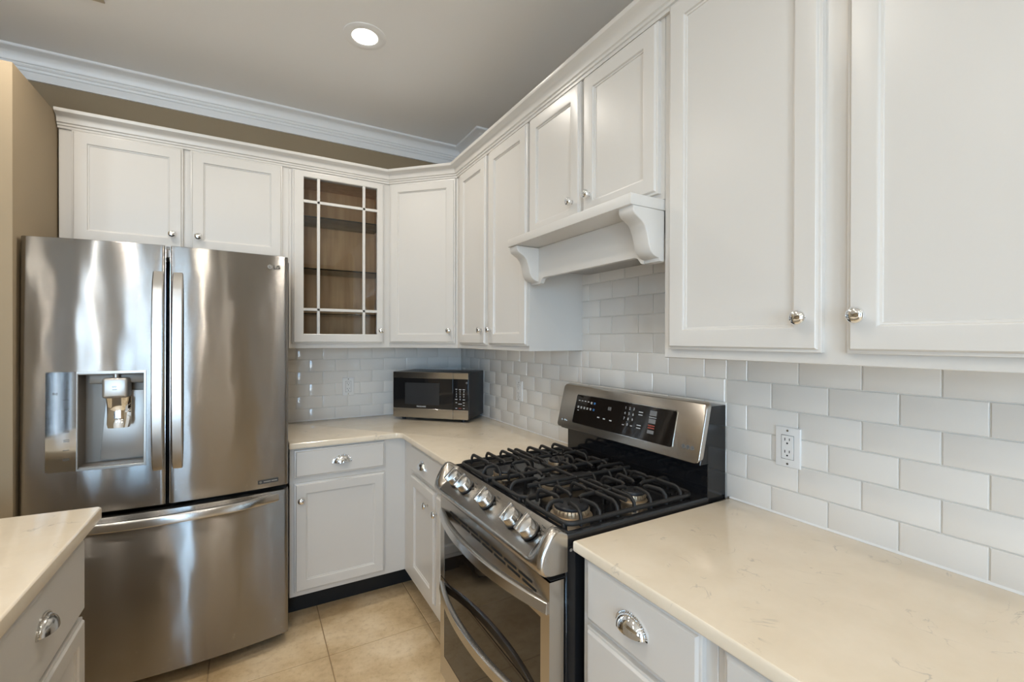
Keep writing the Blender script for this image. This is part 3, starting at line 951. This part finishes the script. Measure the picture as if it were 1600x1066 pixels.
# control panel: sloped face between two raised end caps
capo = [(-.6505, .930), (-.6515, .9305), (-.654, .932), (-.660, .936), (-.670, .9415), (-.680, .944), (-.690, .942), (-.699, .935), (-.708, .924), (-.717, .910),
        (-.725, .896), (-.731, .882), (-.7345, .870), (-.736, .858), (-.734, .848), (-.728, .838), (-.718, .8305), (-.706, .827), (-.690, .826), (-.6505, .826)]
def panel_ring(x, k, s_):
    out = []
    for y, z in capo:
        if z > .862 and y < -.6495: zf = min(z, .930 - .8205 * (-.650 - y))
        else: zf = z
        z = zf + (z - zf) * k
        out.append((x, -.6505 + (y + .6505) * s_, .872 + (z - .872) * (s_ if y < -.640 else 1)))
    return out
rings = []
def k_of(d): 
    t_ = max(0.0, min(1.0, (d - .022) / .046)); return 1 - t_ * t_ * (3 - 2 * t_)
ds = [0, .0006, .0018, .0036, .006, .009, .013, .018, .022, .026, .030, .034, .038, .042, .046, .050, .054, .058, .062, .068]
def s_of(d): return 1 - .15 * (1 - math.sqrt(max(0, 1 - (1 - min(1, d / .014)) ** 2)))
for d in ds: rings.append(panel_ring(d, k_of(d), s_of(d)))
for d in reversed(ds): rings.append(panel_ring(RW - d, k_of(d), s_of(d)))
cp_ = MB().loft(rings, True, True, True).build('control_panel', 'steel_range', RG, angle=60)
mb = MB().lathe([(.0045, 0), (.0045, .0012), (.002, .0018), (0, .0010)], (RW - .0002, -.640, .885), 'x', 14); mb.build('screw', 'chrome', cp_)
# knobs, square to the sloped face
sl = math.atan2(.9270 - .872, .724 - .660)
nrm_ = Vector((0, -sin(sl), cos(sl)))
for kx in (.122, .208, .372, .540, .630):
    c = Vector((kx, -.690, .9012))
    Mx = Matrix.Translation(c) @ Vector((0, 0, 1)).rotation_difference(nrm_).to_matrix().to_4x4()
    b = MB()
    b.lathe([(.029, -.001), (.029, .003), (.027, .004)], (0, 0, 0), 'z', 32, mi=1)
    b.lathe([(.0275, .004), (.0275, .012), (.0268, .0135), (.0255, .026), (.0235, .029), (0, .0295)], (0, 0, 0), 'z', 32)
    b.box(-.0070, .0070, -.0265, .0265, .020, .046, .0025, 2)
    b.box(-.0012, .0012, .017, .025, .0455, .0464, mi=2)
    bmesh.ops.transform(b.bm, matrix=Mx, verts=b.bm.verts)
    b.build('knob', ['steel_bright', 'black_satin', 'print_dark'], cp_)
    p = MB(); 
    for dx_, dy_, w_ in ((.030, .030, .012), (.034, .020, .008)):
        p.box(dx_ - w_ / 2, dx_ + w_ / 2, dy_ - .0012, dy_ + .0012, -.0002, .0006)
    p.lathe([(.0038, 0), (.0038, .0006), (.0028, .0006), (.0028, 0)], (.036, .008, 0), 'z', 12)
    bmesh.ops.transform(p.bm, matrix=Mx, verts=p.bm.verts)
    p.build('knob_print', 'print_dark', cp_)
# oven doors
def oven_door(z0, z1, gz0, gz1, hz, vents):
    d = MB()
    yf_ = -.706
    # steel frame as four members so that the glass sits in a real opening
    gx0, gx1 = .040, RW - .040
    for (a0, a1, c0, c1) in ((0, gx0, z0, z1), (gx1, RW, z0, z1), (gx0, gx1, z0, gz0), (gx0, gx1, gz1, z1)):
        if c1 - c0 > .001: d.box(a0, a1, yf_, -.662, c0, c1)
    door_ = d.build('oven_door', 'steel_range', RG)
    MB().box(gx0, gx1, yf_ + .0008, -.668, gz0, gz1).build('oven_window', 'glass_black', door_)['label'] = 'dark reflective oven glass'
    n = 26; rings = []
    for i in range(n + 1):
        u = -1 + 2 * i / n; x = RW / 2 + u * (RW / 2 - .006)
        so = .008 + .050 * (1 - abs(u) ** 2.2)
        yy = yf_ - so
        rings.append([(x, yy + .014, hz - .017), (x, yy + .003, hz - .017), (x, yy, hz - .013), (x, yy + .003, hz + .012), (x, yy + .008, hz + .016), (x, yy + .020, hz + .016)])
    h = MB().loft(rings, True, True, True)
    h.build('handle', 'steel_bright', door_, angle=40)
    if vents:
        v_ = MB()
        for row, z in enumerate((.782, .768)):
            for k in range(7):
                x = .10 + k * .083 + (.020 if row else 0)
                v_.box(x, x + .070, yf_ - .0006, yf_ + .004, z - .0035, z + .0035)
        v_.build('vent_slots', 'dark', door_)
    return door_
oven_door(.503, .8165, .5031, .712, .752, True)
oven_door(.120, .499, .205, .4989, .466, False)
MB().box(.006, RW - .006, -.690, -.655, .035, .114, .003, 1).build('kick_panel', 'steel_range', RG)
MB().box(.004, RW - .004, -.700, -.655, .8172, .8195).build('door_gap', 'dark', RG)
# backguard
bgp = [(-.012, .905), (-.100, .905), (-.100, 1.030), (-.137, 1.030), (-.137, 1.034), (-.105, 1.212), (-.012, 1.212)]
bk = MB().prism(bgp, 'x', .014, RW - .002, .002, 1).build('backguard', 'black', RG)
rings = []
Lp = math.hypot(.045, .185); pt = math.atan2(.045, .185)
def onp(x, s, o_=0.0):
    """point on the leaning face: s up from its lower edge, o_ out from it"""
    return (x, -.150 + s * sin(pt) - o_ * cos(pt), 1.036 + s * cos(pt) - o_ * sin(pt) * -1 * -1)
def rrect(x0, x1, s0, s1, r, n=5):
    pts = []
    for (cx, cs, a0) in ((x1 - r, s1 - r, 0), (x0 + r, s1 - r, 90), (x0 + r, s0 + r, 180), (x1 - r, s0 + r, 270)):
        for k in range(n): 
            a_ = radians(a0 + 90 * k / (n - 1)); pts.append((cx + r * cos(a_), cs + r * sin(a_)))
    return pts
fp0, fp1 = rrect(-.002, RW + .001, 0, Lp, .016), rrect(.000, RW - .001, .002, Lp - .002, .015)
mb = MB().loft([[onp(x, s, -.020) for x, s in fp0], [onp(x, s, -.003) for x, s in fp0], [onp(x, s, -.0008) for x, s in rrect(-.001, RW, .001, Lp - .001, .0155)], [onp(x, s, 0) for x, s in fp1]], True, True, True)
fp = mb.build('control_fascia', 'steel_range', RG, angle=30)
mb = MB()
rings = [[onp(x, s, .0) for x, s in rrect(.104, .640, .032, .154, .006)], [onp(x, s, .0015) for x, s in rrect(.1045, .6395, .0325, .1535, .006)]]
mb.loft(rings, True, False, True); disp = mb.build('touch_display', 'glass_black', fp); disp['label'] = 'black glass touch display'
mb = MB(); rings = []
for (a, b_, o_) in ((0, 0, .0), (0, 0, .0018), (.0022, .0022, .0018), (.0022, .0022, .0)):
    rings.append([onp(x, s, o_) for x, s in rrect(.102 + a, .642 - a, .030 + b_, .156 - b_, .007)])
mb.loft(rings, True); mb.build('display_rim', 'edge', fp)
def on_face(x, s, o_=.0017):
    return Matrix.Translation(onp(x, s, o_)) @ Matrix.Rotation(radians(90) - pt, 4, 'X')
PRINTS = ['print_white', 'print_blue', 'print_grey', 'print_red']
def dash_mb(pw, x, s, w, h=.0026):
    b = bmesh.new(); vs = [b.verts.new(onp(x + u * w / 2, s + v_ * h / 2, .0018)) for u, v_ in ((-1, -1), (1, -1), (1, 1), (-1, 1))]
    b.faces.new(vs); pw._merge(b, 0)
def dash(x, s, w, h=.0026, mi=0, name='key_label'):
    pw = MB(); dash_mb(pw, x, s, w, h); pw.build(name, PRINTS[mi], fp, smooth=False)
for r_i, s in enumerate((.128, .102)):
    for c_i in range(6):
        x = .126 + c_i * .020
        pw = MB(); dash_mb(pw, x, s + .002, .011)
        if r_i == 1 or c_i > 3: dash_mb(pw, x, s - .003, .010, .0024)
        pw.build('mode_label', PRINTS[1 if c_i == 5 else 0], fp, smooth=False)
dash(.128, .088, .009)
for x in (.262, .296, .334): dash(x, .076 - (x - .262) * .03, .013, .004)
for r_i, row in enumerate(('123', '456', '789')):
    for c_i, ch in enumerate(row):
        pw = MB(); text_mb(pw, ch, .014, on_face(.404 + c_i * .021, .134 - r_i * .020), 0, .0001); pw.build('key_digit', 'print_white', fp, smooth=False)
pw = MB(); text_mb(pw, '0', .014, on_face(.425, .074), 0, .0001); pw.build('key_digit', 'print_white', fp, smooth=False)
dash(.404, .070, .010); dash(.446, .072, .010)
for s in (.123, .075):
    pw = MB(); dash_mb(pw, .482, s + .005, .020, .0028); dash_mb(pw, .482, s - .005, .020, .0028); pw.build('key_label', 'print_white', fp, smooth=False)
for s, h in ((.132, .018), (.104, .016)): dash(.540, s, .032, h, 2, 'touch_key')
dash(.540, .117, .034, .0018)
pw = MB(); dash_mb(pw, .540, .088, .030, .004); dash_mb(pw, .540, .080, .030, .004); pw.build('touch_key', 'print_red', fp, smooth=False)
dash(.540, .066, .030, .012, 2, 'touch_key')
pw = MB(); text_mb(pw, '88', .020, on_face(.318, .118), 0, .0001); pw.build('clock_digits', 'print_grey', fp, smooth=False)
# small badge at the left end of the fascia
mb = MB()
mb.lathe([(.0075, 0), (.0075, .0014), (.0058, .0016), (.0052, .0006), (0, .0006)], (0, 0, 0), 'y', 20, sign=-1)
text_mb(mb, 'LG', .013, front(.011, -.0004, 0), align='LEFT')
o = mb.build('badge', 'edge', fp); o.matrix_local = Matrix.Translation(onp(.036, .034, .0004)) @ Matrix.Rotation(-pt, 4, 'X')
mb = MB()
for k in range(3):
    mb.lathe([(.007, 0), (.007, .0005), (.0058, .0005), (.0058, 0)], (k * .017, 0, 0), 'y', 14, sign=-1)
o = mb.build('rating_marks', 'print_grey', fp); o.matrix_local = Matrix.Translation(onp(.684, .046, .0004)) @ Matrix.Rotation(-pt, 4, 'X')

# ================================================================== MICROWAVE
MW = thing('microwave', 'black and stainless countertop microwave set across the corner of the worktop', 'microwave', (-.566, -.205, .9142), -45.4)
w_, d_, z0, z1 = .510, .283, .018, .305
MB().box(.004, w_ - .002, .022, d_, z0, z1 - .002, .004, 2).build('case', 'black_satin', MW)
for x in (.05, w_ - .05):
    for y in (.05, d_ - .05):
        MB().lathe([(.012, 0), (.012, .014), (.010, .020)], (x, y, 0), 'z', 14).build('foot', 'black_satin', MW)
H_ = z1 - z0
split = w_ * .805
MB().box(0, split - .001, 0, .022, z0, z1, .003, 2).build('door', 'black', MW)
door_ = [c for c in MW.children if c.name.startswith('door')][0]
MB().box(split, w_, .0005, .022, z0, z1, .003, 2).build('control_panel', 'black', MW)
pan_ = [c for c in MW.children if c.name.startswith('control_panel')][0]
zt = z1 - H_ * .135; zb = z0 + H_ * .205
for (a0, a1, p) in ((.001, split - .001, door_), (split + .0002, w_ - .001, pan_)):
    MB().box(a0, a1, -.0022, .001, zt, z1 - .001, .0012, 1).build('steel_band', 'steel_bright', p)
    MB().box(a0, a1, -.0022, .001, z0 + .001, zb, .0012, 1).build('steel_band', 'steel_bright', p)
MB().box(w_ * .165, w_ * .625, -.0012, .001, z0 + H_ * .29, z0 + H_ * .765).build('viewing_window', 'window_tint', door_)
mb = MB(); text_mb(mb, 'FRIGIDAIRE', .0125, front(w_ * .385, -.0004, z0 + H_ * .248)); mb.build('lettering', 'print_white', door_)
mb = MB()
zk = z0 + H_ * .60
for r_i, row in enumerate(('123', '456', '789')):
    for c_i, ch in enumerate(row):
        text_mb(mb, ch, .0135, front(w_ * (.846 + .048 * c_i), -.0001, zk - r_i * H_ * .055))
text_mb(mb, '0', .0135, front(w_ * .894, -.0001, zk - 3 * H_ * .055))
for x, dz, wd in ((.846, .05, .012), (.894, .045, .015), (.942, .045, .015), (.846, -.165, .014), (.942, -.170, .015), (.846, -.235, .010), (.942, -.235, .012), (.894, -.262, .022), (.942, -.29, .010), (.846, -.355, .011), (.942, -.355, .011)):
    mb.box(w_ * x - wd / 2, w_ * x + wd / 2, -.0004, .001, zk + dz * H_ - .0016, zk + dz * H_ + .0016, mi=0)
mb.build('keypad_print', 'print_white', pan_)
mb = MB().box(w_ * .894 - .009, w_ * .894 + .009, -.0004, .001, zk - .355 * H_ - .0014, zk - .355 * H_ + .0014); mb.build('stop_key', 'print_red', pan_)
mb = MB().lathe([(.006, 0), (.006, .0004), (.0045, .0004), (.0045, 0)], (w_ * .978, .0002, zt - .022), 'y', 14, sign=-1); mb.build('ring_mark', 'print_grey', pan_)

# ================================================================== OUTLETS, LIGHTS, VENT
def outlet(label, loc, rz, group='white duplex outlets on the tile'):
    t = thing('outlet', label, 'outlet', loc, rz, group)
    hw, hh = .035, .0572
    seq = [(0, 0), (0, -.004), (.0015, -.0055), (.0035, -.006)]
    MB().loft([[(-hw + i, y, -hh + i), (hw - i, y, -hh + i), (hw - i, y, hh - i), (-hw + i, y, hh - i)] for i, y in seq], True, True, True).build('cover_plate', 'plastic', t, angle=25)
    mb = MB().box(-.0165, .0165, -.0078, -.005, -.0335, .0335, .001, 1)
    r = mb.build('receptacle', 'plastic', t)
    g = MB()
    for cz in (.0175, -.0175):
        g.box(-.0075, -.0055, -.0084, -.007, cz + .001, cz + .009); g.box(.0052, .0070, -.0084, -.007, cz + .002, cz + .009)
        g.lathe([(.0026, 0), (.0026, .0006)], (0, -.0078, cz - .006), 'y', 10, sign=-1)
    g.build('slots', 'slot', r)
    for z in (.0475, -.0475):
        MB().lathe([(.0032, 0), (.0030, .0012), (0, .0014)], (0, -.006, z), 'y', 12, sign=-1).build('screw', 'nickel', t)
    o_ = MB().box(-.0178, .0178, -.0063, -.0058, -.0348, .0348); o_.build('reveal_line', 'print_grey', t)
    return t
outlet('white outlet on the tile between refrigerator and microwave', (-.805, -.0098, 1.117), 0)
outlet('white outlet on the tile between the microwave and range', (-.0098, -.842, 1.128), -90)
outlet('white outlet on the tile right of the range', (-.0098, -2.351, 1.116), -90)

G_LIGHT = 'recessed ceiling lights'
def can(x, y, label):
    t = thing('recessed_light', label, 'ceiling light', (x, y, CEIL), 0, G_LIGHT)
    MB().lathe([(.055, .0), (.056, -.003), (.062, -.0052), (.085, -.0045), (.094, -.0025), (.095, 0)], (0, 0, 0), 'z', 40).build('trim_ring', 'trim', t)
    MB().lathe([(.0548, -.0006), (.0545, -.0030), (.030, -.0042), (0, -.0045)], (0, 0, 0), 'z', 32).build('lens', 'lens', t)
    l = bpy.data.lights.new('can_lamp', 'AREA'); l.shape = 'DISK'; l.size = .10
    l.energy = CAN_POWER; l.color = CAN_COLOR; l.spread = radians(155)
    lo = bpy.data.objects.new('can_lamp', l); lo.location = (0, 0, -.008); lo.parent = t; COL.objects.link(lo)
    return t
can(-.902, -.957, 'lit recessed ceiling light above the kitchen corner')
for (x, y) in ((-1.50, -2.15), (-2.05, -1.00), (-2.75, -2.40), (-2.25, -3.75), (-.95, -3.90), (-3.6, -2.6), (-3.6, -3.9), (-.95, -5.2), (-2.25, -5.2), (-3.6, -5.2), (-.95, -6.2), (-2.7, -6.2)):  # invented spread of lamps for fill and steel streaks; second follows a door highlight
    can(x, y, 'unseen recessed ceiling light, added to fill the rest of the room')
t = thing('ceiling_vent', 'ceiling air vent cut off by the top edge, upper left of the photo', 'vent', (-2.02, -.736, CEIL), 0)
mb = MB(); fw_, fh_ = .150, .100
rings = []
for ins, z in ((0, -.0002), (0, -.005), (.006, -.008), (.024, -.008), (.028, -.0008)):
    rings.append([(-fw_ + ins, -fh_ + ins, z), (fw_ - ins, -fh_ + ins, z), (fw_ - ins, fh_ - ins, z), (-fw_ + ins, fh_ - ins, z)])
mb.loft(rings, True); mb.build('frame', 'vent', t)
mb = MB()
for k in range(7):
    y = -.06 + k * .02
    mb.box(-fw_ + .027, fw_ - .027, -.009, .009, -.0006, .0006, mtx=Matrix.Translation((0, y, -.0075)) @ Matrix.Rotation(radians(35), 4, 'X'))
mb.build('louvres', 'vent', t)
